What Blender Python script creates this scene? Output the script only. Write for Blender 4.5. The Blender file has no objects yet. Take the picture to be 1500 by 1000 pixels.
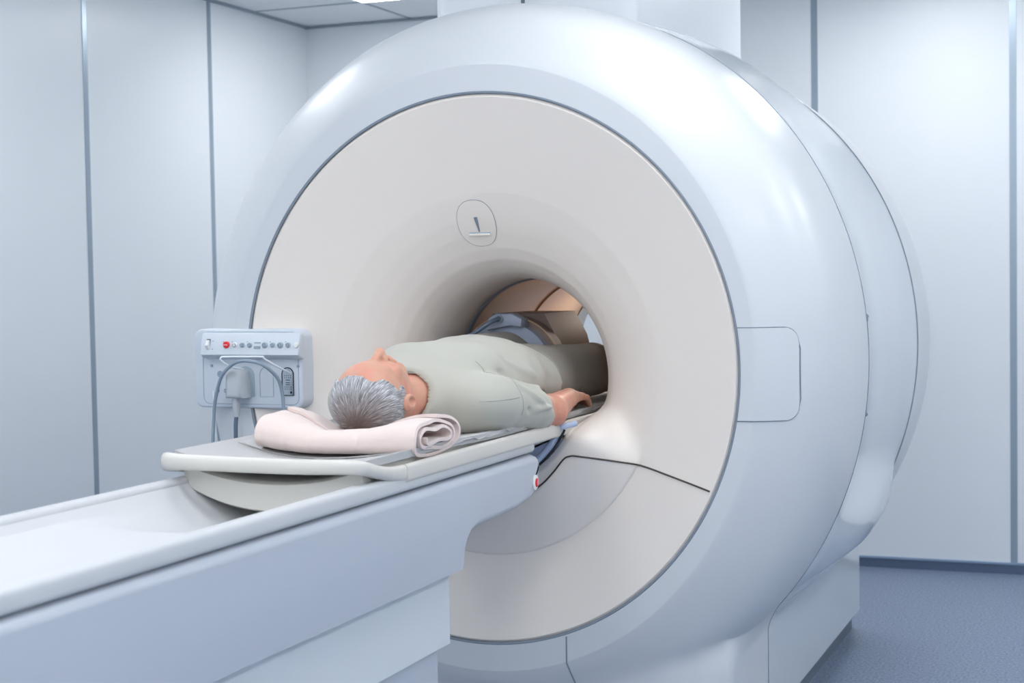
import bpy, bmesh, math
import numpy as np
from mathutils import Vector, Matrix
from mathutils import noise as mnoise

PI = math.pi
C = bpy.context.scene.collection
rng = np.random.default_rng(7)

# ------------------------------------------------------------------ materials
def mat(name, col, rough=0.5, coat=0.0, metal=0.0, spec=0.5, bump=None, var=None, emit=None, sss=0.0, sheen=0.0):
    m = bpy.data.materials.new(name); m.use_nodes = True
    nt = m.node_tree; b = nt.nodes['Principled BSDF']
    b.inputs['Base Color'].default_value = (*col, 1)
    b.inputs['Roughness'].default_value = rough
    b.inputs['Metallic'].default_value = metal
    b.inputs['Specular IOR Level'].default_value = spec
    b.inputs['Coat Weight'].default_value = coat
    b.inputs['Coat Roughness'].default_value = 0.06
    b.inputs['Sheen Weight'].default_value = sheen
    if sss:
        b.inputs['Subsurface Weight'].default_value = sss
        b.inputs['Subsurface Radius'].default_value = (0.012, 0.005, 0.003)
        b.inputs['Subsurface Scale'].default_value = 1.0
    tc = nt.nodes.new('ShaderNodeTexCoord')
    if var:                                  # (scale, colour b, contrast lo, hi)
        n = nt.nodes.new('ShaderNodeTexNoise'); n.inputs['Scale'].default_value = var[0]; n.inputs['Detail'].default_value = 4
        r = nt.nodes.new('ShaderNodeValToRGB'); r.color_ramp.elements[0].position = var[2]; r.color_ramp.elements[1].position = var[3]
        r.color_ramp.elements[0].color = (*col, 1); r.color_ramp.elements[1].color = (*var[1], 1)
        nt.links.new(tc.outputs['Object'], n.inputs['Vector']); nt.links.new(n.outputs['Fac'], r.inputs['Fac'])
        nt.links.new(r.outputs['Color'], b.inputs['Base Color'])
    if bump:                                 # (scale, strength, distance)
        n = nt.nodes.new('ShaderNodeTexNoise'); n.inputs['Scale'].default_value = bump[0]; n.inputs['Detail'].default_value = 3
        bp = nt.nodes.new('ShaderNodeBump'); bp.inputs['Strength'].default_value = bump[1]; bp.inputs['Distance'].default_value = bump[2]
        nt.links.new(tc.outputs['Object'], n.inputs['Vector']); nt.links.new(n.outputs['Fac'], bp.inputs['Height'])
        nt.links.new(bp.outputs['Normal'], b.inputs['Normal'])
    if emit:
        b.inputs['Emission Color'].default_value = (*emit[0], 1); b.inputs['Emission Strength'].default_value = emit[1]
    return m

M = {}
M['wall'] = mat('wall_panel_paint', (0.83, 0.855, 0.875), 0.32, spec=0.4)
M['strip'] = mat('brushed_strip', (0.36, 0.43, 0.50), 0.3, metal=0.5)
M['ceil'] = mat('ceiling_tile', (0.78, 0.80, 0.82), 0.7)
M['ceilgrid'] = mat('ceiling_grid', (0.34, 0.39, 0.44), 0.5)
M['floor'] = mat('speckled_vinyl', (0.12, 0.165, 0.25), 0.38, var=(110, (0.30, 0.36, 0.47), 0.36, 0.66))
M['skirt'] = mat('skirting_blue', (0.10, 0.14, 0.215), 0.4)
M['skirtlip'] = mat('skirting_lip', (0.26, 0.36, 0.50), 0.4)
M['shell'] = mat('glossy_white_shell', (0.64, 0.658, 0.676), 0.36, coat=0.05, spec=0.5)
M['gloss'] = mat('glossy_white_side', (0.66, 0.695, 0.72), 0.16, coat=0.3, spec=0.5)
M['tower'] = mat('tower_white', (0.78, 0.80, 0.83), 0.45)
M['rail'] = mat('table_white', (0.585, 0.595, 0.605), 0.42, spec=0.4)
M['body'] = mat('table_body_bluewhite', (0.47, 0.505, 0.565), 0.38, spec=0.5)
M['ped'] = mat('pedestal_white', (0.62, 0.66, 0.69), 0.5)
M['face'] = mat('warm_ivory_face', (0.83, 0.76, 0.69), 0.42, spec=0.45)
M['ivory'] = mat('cradle_ivory', (0.63, 0.605, 0.555), 0.35, spec=0.5, coat=0.2)
M['tan'] = mat('bore_warmlit_tan', (0.68, 0.50, 0.36), 0.30)  # warm light inside the bore is put into the liner colour
M['borering'] = mat('bore_ring', (0.22, 0.25, 0.32), 0.35)
M['dark'] = mat('dark_gap', (0.035, 0.042, 0.055), 0.7)
M['seam'] = mat('seam_grey', (0.22, 0.26, 0.31), 0.6)
M['seamdark'] = mat('seam_brown', (0.06, 0.045, 0.04), 0.6)
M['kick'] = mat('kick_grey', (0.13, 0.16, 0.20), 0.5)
M['dock'] = mat('dock_blue', (0.46, 0.54, 0.72), 0.4)
M['panel'] = mat('panel_plastic', (0.62, 0.665, 0.72), 0.38)
M['btn'] = mat('button_grey', (0.36, 0.44, 0.50), 0.35)
M['btnw'] = mat('button_white', (0.80, 0.80, 0.77), 0.35)
M['red'] = mat('button_red', (0.75, 0.02, 0.035), 0.3)
M['redw'] = mat('button_red_mark', (0.85, 0.45, 0.45), 0.4)
M['plug'] = mat('plug_grey', (0.52, 0.55, 0.57), 0.28, coat=0.4)
M['cable'] = mat('cable_grey', (0.27, 0.34, 0.41), 0.45)
M['cabled'] = mat('cable_dark', (0.10, 0.14, 0.20), 0.5)
M['boot'] = mat('plug_boot', (0.44, 0.47, 0.50), 0.5)
M['wire'] = mat('wire_white', (0.80, 0.84, 0.88), 0.3)
M['chrome'] = mat('socket_metal', (0.45, 0.50, 0.55), 0.3, metal=0.8)
M['black'] = mat('socket_black', (0.015, 0.018, 0.022), 0.5)
M['pad'] = mat('mattress_grey', (0.46, 0.455, 0.455), 0.6, bump=(60, 0.15, 0.002))
M['sheet'] = mat('sheet_grey', (0.50, 0.50, 0.495), 0.55, bump=(40, 0.2, 0.002))
M['towel'] = mat('towel_pale_pink', (0.72, 0.595, 0.55), 0.9, bump=(260, 0.35, 0.0015), sheen=0.3)
M['shirt'] = mat('shirt_sage_grey', (0.455, 0.445, 0.385), 0.85, bump=(500, 0.2, 0.0008), sheen=0.2)
M['shirtseam'] = mat('shirt_seam', (0.36, 0.375, 0.33), 0.9)
M['trousers'] = mat('trousers_grey_brown', (0.27, 0.25, 0.22), 0.85, bump=(400, 0.2, 0.0008))
M['skin'] = mat('skin', (0.62, 0.335, 0.235), 0.48, spec=0.4, sss=0.25, var=(22, (0.66, 0.27, 0.20), 0.42, 0.68), bump=(320, 0.12, 0.0006))
M['coil'] = mat('coil_bluegrey', (0.30, 0.34, 0.43), 0.4)
M['coilshade'] = mat('coil_warm_shade', (0.20, 0.145, 0.12), 0.5)  # brown shading of the warm-lit bore put into the coil colour
M['coiltrim'] = mat('coil_trim_tan', (0.42, 0.28, 0.17), 0.5)
M['lamp'] = mat('ceiling_diffuser', (0.9, 0.9, 0.9), 0.5, emit=((0.945, 0.972, 1.0), 7.5))

def hair_mat():
    m = mat('hair_grey', (0.5, 0.5, 0.52), 0.42, spec=0.4)
    nt = m.node_tree; b = nt.nodes['Principled BSDF']; tc = nt.nodes['Texture Coordinate']
    at = nt.nodes.new('ShaderNodeAttribute'); at.attribute_name = 'hairuv'
    mp = nt.nodes.new('ShaderNodeMapping'); mp.inputs['Scale'].default_value = (46, 3.0, 1)
    n = nt.nodes.new('ShaderNodeTexNoise'); n.inputs['Scale'].default_value = 1.0; n.inputs['Detail'].default_value = 6; n.inputs['Roughness'].default_value = 0.7
    r = nt.nodes.new('ShaderNodeValToRGB')
    r.color_ramp.elements[0].position = 0.34; r.color_ramp.elements[0].color = (0.10, 0.085, 0.08, 1)
    r.color_ramp.elements[1].position = 0.62; r.color_ramp.elements[1].color = (0.78, 0.79, 0.81, 1)
    e = r.color_ramp.elements.new(0.48); e.color = (0.30, 0.30, 0.32, 1)
    # brown tone around the whorl: the hair's own colour, stored per vertex
    at2 = nt.nodes.new('ShaderNodeAttribute'); at2.attribute_name = 'hairtone'
    mx = nt.nodes.new('ShaderNodeMix'); mx.data_type = 'RGBA'; mx.blend_type = 'MULTIPLY'
    mx.inputs['B'].default_value = (0.42, 0.30, 0.24, 1)
    nt.links.new(at.outputs['Vector'], mp.inputs['Vector']); nt.links.new(mp.outputs['Vector'], n.inputs['Vector'])
    nt.links.new(n.outputs['Fac'], r.inputs['Fac']); nt.links.new(r.outputs['Color'], mx.inputs['A'])
    nt.links.new(at2.outputs['Fac'], mx.inputs['Factor']); nt.links.new(mx.outputs['Result'], b.inputs['Base Color'])
    bp = nt.nodes.new('ShaderNodeBump'); bp.inputs['Strength'].default_value = 0.8; bp.inputs['Distance'].default_value = 0.003
    nt.links.new(n.outputs['Fac'], bp.inputs['Height']); nt.links.new(bp.outputs['Normal'], b.inputs['Normal'])
    return m
M['hair'] = hair_mat()

# ------------------------------------------------------------------ helpers
def link(o, parent=None):
    C.objects.link(o)
    if parent is not None:
        o.parent = parent
        o.matrix_parent_inverse = Matrix.Translation(-Vector(parent_world(parent)))
    return o
def parent_world(p):
    return Vector(p.location) if p.parent is None else Vector((0, 0, 0))
def obj(name, V, F, m, parent=None, smooth=True, sharp=40):
    me = bpy.data.meshes.new(name); me.from_pydata([tuple(map(float, v)) for v in V], [], [tuple(map(int, f)) for f in F]); me.validate(); me.update()
    return fin(name, me, m, parent, smooth, sharp)
def fin(name, me, m, parent, smooth=True, sharp=40):
    bm = bmesh.new(); bm.from_mesh(me)
    bmesh.ops.recalc_face_normals(bm, faces=bm.faces)
    if smooth:
        for f in bm.faces: f.smooth = True
        for e in bm.edges:
            if len(e.link_faces) == 2:
                try: a = e.calc_face_angle()
                except Exception: a = 0
                if a > math.radians(sharp): e.smooth = False
    bm.to_mesh(me); bm.free()
    me.materials.append(m if not isinstance(m, str) else M[m])
    o = bpy.data.objects.new(name, me); return link(o, parent)
def join(*parts):
    V, F = [], []
    for v, f in parts:
        n = len(V); V += [tuple(p) for p in v]; F += [tuple(i + n for i in q) for q in f]
    return V, F
def box(x0, x1, y0, y1, z0, z1, bev=0.0, seg=3):
    bm = bmesh.new(); bmesh.ops.create_cube(bm, size=1)
    for v in bm.verts:
        v.co = Vector(((x0 + x1) / 2 + v.co.x * (x1 - x0), (y0 + y1) / 2 + v.co.y * (y1 - y0), (z0 + z1) / 2 + v.co.z * (z1 - z0)))
    if bev: bmesh.ops.bevel(bm, geom=bm.edges[:], offset=bev, segments=seg, profile=0.6, affect='EDGES')
    return dump(bm)
def dump(bm):
    bm.verts.ensure_lookup_table(); bm.verts.index_update()
    V = [tuple(v.co) for v in bm.verts]; F = [tuple(v.index for v in f.verts) for f in bm.faces]; bm.free(); return V, F
def prism(poly, axis, a, b, bev=0.0, seg=3, which=None):
    """polygon in the two other axes, extruded along axis from a to b"""
    def P(p, t):
        if axis == 'x': return (t, p[0], p[1])
        if axis == 'y': return (p[0], t, p[1])
        return (p[0], p[1], t)
    bm = bmesh.new(); n = len(poly)
    va = [bm.verts.new(P(p, a)) for p in poly]; vb = [bm.verts.new(P(p, b)) for p in poly]
    bm.faces.new(va); bm.faces.new(vb[::-1])
    for i in range(n): bm.faces.new((va[i], vb[i], vb[(i + 1) % n], va[(i + 1) % n]))
    bmesh.ops.recalc_face_normals(bm, faces=bm.faces)
    if bev:
        caps = [e for e in bm.edges if (all(v in va for v in e.verts) or all(v in vb for v in e.verts))]
        if which == 'b': caps = [e for e in caps if all(v in vb for v in e.verts)]
        bmesh.ops.bevel(bm, geom=caps, offset=bev, segments=seg, profile=0.5, affect='EDGES', clamp_overlap=True)
    return dump(bm)
def cyl(p, q, r, r2=None, n=20, cap=True):
    return tube([p, q], [r, r if r2 is None else r2], n, cap)
def tube(pts, rad, n=10, cap=True):
    pts = [np.array(p, float) for p in pts]; m = len(pts)
    if not hasattr(rad, '__len__'): rad = [rad] * m
    V, F = [], []; up = None
    for i, p in enumerate(pts):
        t = pts[min(i + 1, m - 1)] - pts[max(i - 1, 0)]; t = t / (np.linalg.norm(t) + 1e-12)
        if up is None:
            up = np.array([0, 0, 1.0]) if abs(t[2]) < 0.9 else np.array([1.0, 0, 0])
        s = np.cross(t, up); s /= np.linalg.norm(s) + 1e-12; up = np.cross(s, t)
        for k in range(n):
            a = 2 * PI * k / n; V.append(p + rad[i] * (math.cos(a) * s + math.sin(a) * up))
    for i in range(m - 1):
        for k in range(n):
            F.append((i * n + k, i * n + (k + 1) % n, (i + 1) * n + (k + 1) % n, (i + 1) * n + k))
    if cap: F.append(tuple(range(n))); F.append(tuple((m - 1) * n + k for k in range(n)))
    return V, F
def spline(P, n=12):
    P = [np.array(p, float) for p in P]; out = []
    Q = [2 * P[0] - P[1]] + P + [2 * P[-1] - P[-2]]
    for i in range(1, len(Q) - 2):
        for k in range(n):
            t = k / n; a, b, c, d = Q[i - 1], Q[i], Q[i + 1], Q[i + 2]
            out.append(0.5 * ((2 * b) + (-a + c) * t + (2 * a - 5 * b + 4 * c - d) * t * t + (-a + 3 * b - 3 * c + d) * t ** 3))
    out.append(P[-1]); return out
def grid(nu, nv, f, closeu=False, closev=False):
    V = [f(i, j) for i in range(nu) for j in range(nv)]; F = []
    for i in range(nu if closeu else nu - 1):
        for j in range(nv if closev else nv - 1):
            a, b = i, (i + 1) % nu; c, d = j, (j + 1) % nv
            F.append((a * nv + c, b * nv + c, b * nv + d, a * nv + d))
    return V, F
def rrect(x0, x1, z0, z1, r, n=6, corners=(1, 1, 1, 1)):
    out = []
    for k, (cx, cz, a0) in enumerate(((x1 - r, z1 - r, 0), (x0 + r, z1 - r, 90), (x0 + r, z0 + r, 180), (x1 - r, z0 + r, 270))):
        if corners[k]:
            for i in range(n + 1):
                a = math.radians(a0 + 90 * i / n); out.append((cx + r * math.cos(a), cz + r * math.sin(a)))
        else:
            out.append(((x1, z1), (x0, z1), (x0, z0), (x1, z0))[k])
    return out
def thing(name, label, cat, loc=(0, 0, 0), group=None):
    o = bpy.data.objects.new(name, None); o.location = loc; o.empty_display_size = 0.1; C.objects.link(o)
    return tag(o, label, cat, group)
def tag(o, label=None, cat=None, group=None, kind=None):
    if label: o['label'] = label
    if cat: o['category'] = cat
    if group: o['group'] = group
    if kind: o['kind'] = kind
    return o
def sstep(a, b, x):
    t = np.clip((x - a) / (b - a), 0, 1); return t * t * (3 - 2 * t)

# ------------------------------------------------------------------ camera (local frame: bore axis = y, front face y = 0, floor z = 0)
CAMP = np.array([1.6663, -3.92, 1.4])
RX = np.array([[0.928760, 0.000320, -0.370681], [0.370309, -0.045583, 0.927790], [-0.016599, -0.998961, -0.042454]])
cd = bpy.data.cameras.new('camera'); cam = bpy.data.objects.new('camera', cd); C.objects.link(cam)
r, u, b = RX[:, 0], -RX[:, 1], -RX[:, 2]
cam.matrix_world = Matrix(((r[0], u[0], b[0], CAMP[0]), (r[1], u[1], b[1], CAMP[1]), (r[2], u[2], b[2], CAMP[2]), (0, 0, 0, 1)))
cd.sensor_width = 36; cd.lens = 36 * 2300 / 1500; cd.clip_start = 0.05
cd.dof.use_dof = True; cd.dof.focus_distance = 4.1; cd.dof.aperture_fstop = 5.0
bpy.context.scene.camera = cam

# ------------------------------------------------------------------ room
XL, XR, YB, YF, ZC = -2.46, 3.05, 3.52, -6.0, 2.736
def struct(name, vf, m, parent=None, smooth=False):
    o = obj(name, vf[0], vf[1], m, parent, smooth)
    if parent is None: tag(o, kind='structure')
    return o
struct('floor', box(XL - .1, XR + .1, YF - .1, YB + .1, -0.1, 0), 'floor')
cl = struct('ceiling', box(XL - .1, XR + .1, YF - .1, YB + .1, ZC, ZC + 0.1), 'ceil')
tw = 0.030
gx = [-1.84 + .6 * k for k in range(-1, 9)]; gy = [2.96 - .6 * k for k in range(-1, 15)]
parts = [box(x - .006, x + .006, YF, YB, ZC - .004, ZC) for x in gx if XL < x < XR] + [box(XL, XR, y - .006, y + .006, ZC - .004, ZC) for y in gy if YF < y < YB]
struct('ceiling_grid', join(*parts), 'ceilgrid', cl)
def wall(name, x0, x1, y0, y1, seams, axis):
    o = struct(name, box(x0, x1, y0, y1, 0, ZC), 'wall')
    parts = []
    for s in seams:
        if axis == 'x': parts.append(box(s - tw / 2, s + tw / 2, y0 - .003, y0 + .01, 0.05, ZC))
        else: parts.append(box(x1 - .01, x1 + .003, s - tw / 2, s + tw / 2, 0.05, ZC))
    return o, parts
wb, pb = wall('wall_back', XL - .1, XR + .1, YB, YB + .1, [.249 - .89 * k for k in (2, 1)] + [.249, 1.14, 2.03, 2.92], 'x')
wl, pl_ = wall('wall_left', XL - .1, XL, YF, YB, [2.569 - .962 * k for k in range(0, 9)], 'y')
n = 1
for q in pb + pl_:
    struct('trim_%d' % n, q, 'strip'); n += 1
struct('wall_right', box(XR, XR + .1, YF, YB, 0, ZC), 'wall'); struct('wall_front', box(XL - .1, XR + .1, YF - .1, YF, 0, ZC), 'wall')
bb = struct('baseboard_back', box(XL, XR, YB - .012, YB - .0005, 0.0, .043), 'skirt'); struct('skirting_lip', box(XL, XR, YB - .016, YB - .0005, .0432, .052), 'skirtlip', bb)
bb = struct('baseboard_left', box(XL + .0005, XL + .012, YF, YB - .013, 0.0, .043), 'skirt'); struct('skirting_lip', box(XL + .0005, XL + .016, YF, YB - .017, .0432, .052), 'skirtlip', bb)
struct('trim_%d' % n, box(XL, XR, YB - .02, YB - .0005, ZC - .012, ZC - .0045), 'ceilgrid'); n += 1
struct('trim_%d' % n, box(XL + .0005, XL + .02, YF, YB - .021, ZC - .010, ZC - .0045), 'ceilgrid'); n += 1

LAMPS = [(-1.54, 2.66), (.86, 2.66), (2.66, 2.06), (-1.54, .26), (2.66, .26), (-.34, -1.54), (.86, -.34), (2.66, -1.54), (-1.54, -2.14), (.86, -2.74), (2.66, -3.34), (-.34, -3.94), (1.46, -4.54), (-1.54, -5.14), (2.66, -5.14), (.26, -5.14)]  # first panel is visible; the others are added out of view as fill light
for i, (x, y) in enumerate(LAMPS):
    seen = (i == 0)
    t = thing('ceiling_light', 'square white ceiling light panel set in the tiles near the back left corner' if seen else 'square white ceiling light panel added out of view to light the room',
              'ceiling light', (x, y, ZC - .004), 'square ceiling light panels')
    obj('frame', *join(box(x - .30, x + .30, y - .30, y - .285, ZC - .008, ZC - .0042), box(x - .30, x + .30, y + .285, y + .30, ZC - .008, ZC - .0042),
                       box(x - .30, x - .285, y - .285, y + .285, ZC - .008, ZC - .0042), box(x + .285, x + .30, y - .285, y + .285, ZC - .008, ZC - .0042)), M['ceil'], t, False)
    obj('diffuser', *box(x - .284, x + .284, y - .284, y + .284, ZC - .007, ZC - .0042), M['lamp'], t, False)

# ------------------------------------------------------------------ scanner
CZ = 1.1435; BZ = 1.11; DEPTH = 2.25
sc = thing('mri_scanner', 'large white ring-shaped MRI scanner with ivory face and open bore', 'MRI scanner', (0, 1.1, 0))
PY = [0, .012, .03, .06, .1, .16, .25, .4, .6]; PRX = [.765, .792, .822, .868, .908, .938, .955, .962, .953]; PRZ = [.825, .855, .885, .932, .972, 1.002, 1.023, 1.037, 1.043]
def rxz(y): return float(np.interp(y, PY, PRX)), float(np.interp(y, PY, PRZ))
# smooth the profile by arc parameter
def profile():
    P = spline([(y, a, b_) for y, a, b_ in zip(PY, PRX, PRZ)], 5); return [tuple(p) for p in P]
PROF = profile()
TH0 = math.radians(133.5)
NT = 240
def cover_front():
    V, F = [], []
    cols = []; band = [(.003, .722, .749), (.0, .726, .753), (.0, .745, .785), (.0, .762, .822)]
    J = 26; K = 14
    def column(th, sgn):
        """points from ring outwards to the seam or to the floor"""
        pts = [(a * math.sin(th), y, CZ + b_ * math.cos(th)) for y, a, b_ in band]
        if th <= TH0:
            y_end = .6
        else:
            uu = (th - TH0) / (PI - TH0); y_end = float(np.interp(uu, [0, .02, .073, .15, .28, .52, .79, 1], [.6, .36, .142, .09, .054, .03, .022, .022]))
        ys = [y_end * (k / (J - 1)) ** 1.5 for k in range(J)]
        pr = np.array(PROF)
        for y in ys:
            a = np.interp(y, pr[:, 0], pr[:, 1]); b_ = np.interp(y, pr[:, 0], pr[:, 2])
            pts.append((a * math.sin(th), y, CZ + b_ * math.cos(th)))
        return pts
    ths = list(np.linspace(0, TH0, 90)) + [TH0 + (PI - TH0) * (k / 60) ** 2.2 for k in range(1, 61)]; ths.insert(90, TH0 + 1e-5)
    # right half columns, mirrored for the left half
    for k, th in enumerate(ths): cols.append((th, column(th, 1)))
    W = []
    for th, p in cols:
        if th > TH0:
            uu = (th - TH0) / (PI - TH0); P = np.array(p[-1]); Q = np.array(p[-3]); T = P - Q; T /= np.linalg.norm(T) + 1e-9
            # wall base position in plan: rounded front of the foot
            xw = min(.655, P[0] * 1.03); yw = min(.6, P[1] + .018 * min(1, uu * 8))
            zw = P[2] - .085
            Wp = np.array([xw, yw, zw]); L = np.linalg.norm(Wp - P)
            ext = []
            for i in range(1, K + 1):
                t = i / K; b0, b1, b2, b3 = P, P + T * L * .45, Wp + np.array([0, 0, L * .45]), Wp
                ext.append(tuple((1 - t) ** 3 * b0 + 3 * (1 - t) ** 2 * t * b1 + 3 * (1 - t) * t * t * b2 + t ** 3 * b3))
            ext.append((Wp[0], Wp[1], zw * .5)); ext.append((Wp[0], Wp[1], .0)); W.append((th, p, ext))
        else: W.append((th, p, []))
    parts = []
    for sg in (1, -1):
        A = [[(sg * q[0], q[1], q[2]) for q in p] for th, p, e in W]
        parts.append(grid(len(A), len(A[0]), lambda i, j: A[i][j]))
        B = [[(sg * q[0], q[1], q[2]) for q in [p[-1]] + e] for th, p, e in W if e]
        parts.append(grid(len(B), len(B[0]), lambda i, j: B[i][j]))
    V, F = join(*parts)
    me = bpy.data.meshes.new('fc'); me.from_pydata([tuple(map(float, v)) for v in V], [], F); bm = bmesh.new(); bm.from_mesh(me)
    bmesh.ops.remove_doubles(bm, verts=bm.verts, dist=1e-4); V, F = dump(bm)
    return V, F, W
V, F, WC = cover_front()
fc = obj('front_cover', V, F, M['shell'], sc, True, 28)

# mid side cover and rear cover
Y1, Y2 = .6, 1.66
Y3 = 2.22
def mid_section(y):
    """right half outline from top (x=0) to the floor as (x,z)"""
    t = (y - Y1) / (Y2 - Y1); bow = math.sin(PI * min(max(t, 0), 1)) ** .8; bow2 = math.sin(PI * min(max((y - Y1) / 1.25, 0), 1)) ** .7
    back = float(sstep(1.75, Y3, y)) * .12; pts = []; TE = math.degrees(TH0)
    for k in range(0, 141):
        d = TE * k / 140; th = math.radians(d)
        f = 1 + .030 * bow * (1 - sstep(25, 50, d)) - .065 * bow * sstep(35, 60, d) * (1 - sstep(110, 118, d)) + .064 * bow2 * sstep(113, 121, d) * (1 - .75 * sstep(123, TE, d)) - back * sstep(60, 130, d)
        pts.append((.953 * f * math.sin(th), CZ + 1.043 * f * math.cos(th)))
    P = np.array(pts[-1]); Q = np.array([.655, P[1] - .085]); T = np.array(pts[-1]) - np.array(pts[-2]); T /= np.linalg.norm(T); L = np.linalg.norm(P - Q)
    for i in range(1, 9):
        s = i / 8; q = (1 - s) ** 3 * P + 3 * (1 - s) ** 2 * s * (P + T * L * .45) + 3 * (1 - s) * s * s * (Q + np.array([0, L * .45])) + s ** 3 * Q
        pts.append(tuple(q))
    pts.append((.655, .18)); pts.append((.655, .075)); return pts
def side_mesh():
    parts = []
    ya = [Y1 + (Y2 - Y1) * k / 36 for k in range(37)]; yb = [Y2 + (Y3 - Y2) * k / 20 for k in range(21)]
    A = [mid_section(y) for y in ya]; B = [mid_section(y)[127:] for y in yb]
    for s in (1, -1):
        parts.append(grid(len(A), len(A[0]), lambda i, j: (s * A[i][j][0], ya[i], A[i][j][1])))
        parts.append(grid(len(B), len(B[0]), lambda i, j: (s * B[i][j][0], yb[i], B[i][j][1])))
    E = B[-1]; n_ = len(E); parts.append(([(x, Y3, z) for x, z in E] + [(-x, Y3, z) for x, z in E], [(k, k + 1, n_ + k + 1, n_ + k) for k in range(n_ - 1)]))
    V, F = join(*parts); me = bpy.data.meshes.new('t'); me.from_pydata([tuple(map(float, v)) for v in V], [], F); bm = bmesh.new(); bm.from_mesh(me)
    bmesh.ops.remove_doubles(bm, verts=bm.verts, dist=1e-4); return dump(bm)
V, F = side_mesh()
obj('side_cover', V, F, M['gloss'], sc, True, 50)
# rear cover: mirrored dish with rear foot
def rear():
    pr = np.array(PROF); out = []
    yy = [.59 * (1 - (k / 24) ** 1.0) for k in range(25)]
    ths = [math.radians(127) * k / 60 for k in range(61)]
    parts = []
    for sg in (1, -1):
        def f(i, j):
            y = yy[j]; a = np.interp(y, pr[:, 0], pr[:, 1]); b_ = np.interp(y, pr[:, 0], pr[:, 2])
            return (sg * a * math.sin(ths[i]), DEPTH - y, CZ + b_ * math.cos(ths[i]))
        parts.append(grid(61, 25, f))
    return join(*parts)
V, F = rear(); obj('rear_cover', V, F, M['shell'], sc, True, 50)
# rear dish and bore
def circ(r, y, cz, rx=None, n=96): return [((rx or r) * math.sin(2 * PI * k / n), y, cz + r * math.cos(2 * PI * k / n)) for k in range(n)]
rings = [circ(.825, DEPTH, CZ, .765), circ(.7, DEPTH - .02, CZ, .66), circ(.55, DEPTH - .12, 1.13, .54), circ(.4, DEPTH - .32, 1.12, .39), circ(.31, DEPTH - .55, 1.11, .30), circ(.28, DEPTH - .75, BZ, .272)]
V, F = grid(len(rings), 96, lambda i, j: rings[i][j], closev=True); obj('rear_dish', V, F, M['shell'], sc, True, 60)
# front face
PR = [(.28, .335), (.286, .29), (.295, .255), (.31, .22), (.33, .188), (.36, .158), (.40, .128), (.44, .104), (.50, .077), (.60, .045), (.70, .014), (.738, .002), (.7455, .008)]
ZU = [(0, 1.04), (.30, 1.04), (.345, 1.02), (.385, .972), (.43, .935), (.475, .912), (.52, .88)]
def face_y(x, z):
    ax = abs(x); rho = .5
    for _ in range(8):
        w = min(max((rho - .28) / .4655, 0), 1.2); cz = BZ + (CZ - BZ) * w; k = .972 + (.964 - .972) * w; rho = math.hypot(ax / k, z - cz)
    y = float(np.interp(rho, [p[0] for p in PR], [p[1] for p in PR]))
    zu = float(np.interp(ax, [p[0] for p in ZU], [p[1] for p in ZU]))
    w = float(sstep(0, 1, (zu - z) / .075)) * float(sstep(0, 1, (.5005 - rho) / .004)) ** 1
    if ax > .40: w *= float(sstep(0, 1, (.50 - ax) / .06 + (0 if z > .86 else 1)))
    yb = float(np.interp(rho, [.28, .295, .33, .36, .5], [.042, .026, .020, .022, .073]))
    return y * (1 - w) + yb * w, w
def face_mesh():
    V = []; NA = 300
    rhos = []
    for a, b_, n_ in ((.28, .30, 8), (.30, .49, 44), (.49, .51, 8), (.51, .735, 24), (.735, .7455, 6)):
        rhos += [a + (b_ - a) * k / n_ for k in range(n_)]
    rhos.append(.7455)
    for rho in rhos:
        w = (rho - .28) / .4655; cz = BZ + (CZ - BZ) * w; k = .972 + (.964 - .972) * w
        for j in range(NA):
            a = 2 * PI * j / NA; x = rho * k * math.sin(a); z = cz + rho * math.cos(a); y, w_ = face_y(x, z); V.append((x, y, z))
    G = np.array([v[1] for v in V]).reshape(len(rhos), NA); wgt = np.array([[float(sstep(.49, .46, r_)) * (1 if abs(j - NA / 2) < NA * .30 else 0) for j in range(NA)] for r_ in rhos])
    wgt[0] *= 0
    for _ in range(14):
        Hh = G.copy(); Hh[1:-1] = (G[:-2] + G[2:] + np.roll(G, 1, 1)[1:-1] + np.roll(G, -1, 1)[1:-1]) / 4; G = G + wgt * (Hh - G) * .8
    V = [(v[0], float(g_), v[2]) for v, g_ in zip(V, G.ravel())]
    F = []
    for i in range(len(rhos) - 1):
        for j in range(NA): F.append((i * NA + j, (i + 1) * NA + j, (i + 1) * NA + (j + 1) % NA, i * NA + (j + 1) % NA))
    # throat continues from the innermost ring into the bore
    base = len(V)
    for yy in (.34, .42, .50):
        for j in range(NA):
            a = 2 * PI * j / NA; V.append((.28 * .972 * math.sin(a), yy, BZ + .28 * math.cos(a)))
    for j in range(NA): F.append((j, (j + 1) % NA, base + (j + 1) % NA, base + j))
    for q in range(2):
        for j in range(NA): F.append((base + q * NA + j, base + q * NA + (j + 1) % NA, base + (q + 1) * NA + (j + 1) % NA, base + (q + 1) * NA + j))
    return V, F
V, F = face_mesh(); obj('face_cover', V, F, M['face'], sc, True, 38)
# dark rim gap between the face and the front cover
pts = circ(.7495, .004, CZ, .7225, 160); pts.append(pts[0])
obj('rim_gap', *tube(pts, .0046, 8, False), M['seam'], sc)
# lower panel seam on the face
sp = [(.640, .834), (.60, .845), (.52, .866), (.444, .885), (.35, .902), (.275, .913), (.25, .912), (.233, .902), (.205, .868), (.17, .833), (.12, .802), (.06, .786), (0, .782)]
def on_face(L, off=-.001, n=8):
    P = spline([(p[0], 0, p[1]) for p in L], n); return [(p[0], face_y(p[0], p[2])[0] + off, p[2]) for p in P]
right = on_face(sp); left = [(-p[0], p[1], p[2]) for p in right]
obj('panel_seam', *join(tube(right, .0024, 6), tube(left, .0024, 6)), M['seamdark'], sc)
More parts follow.
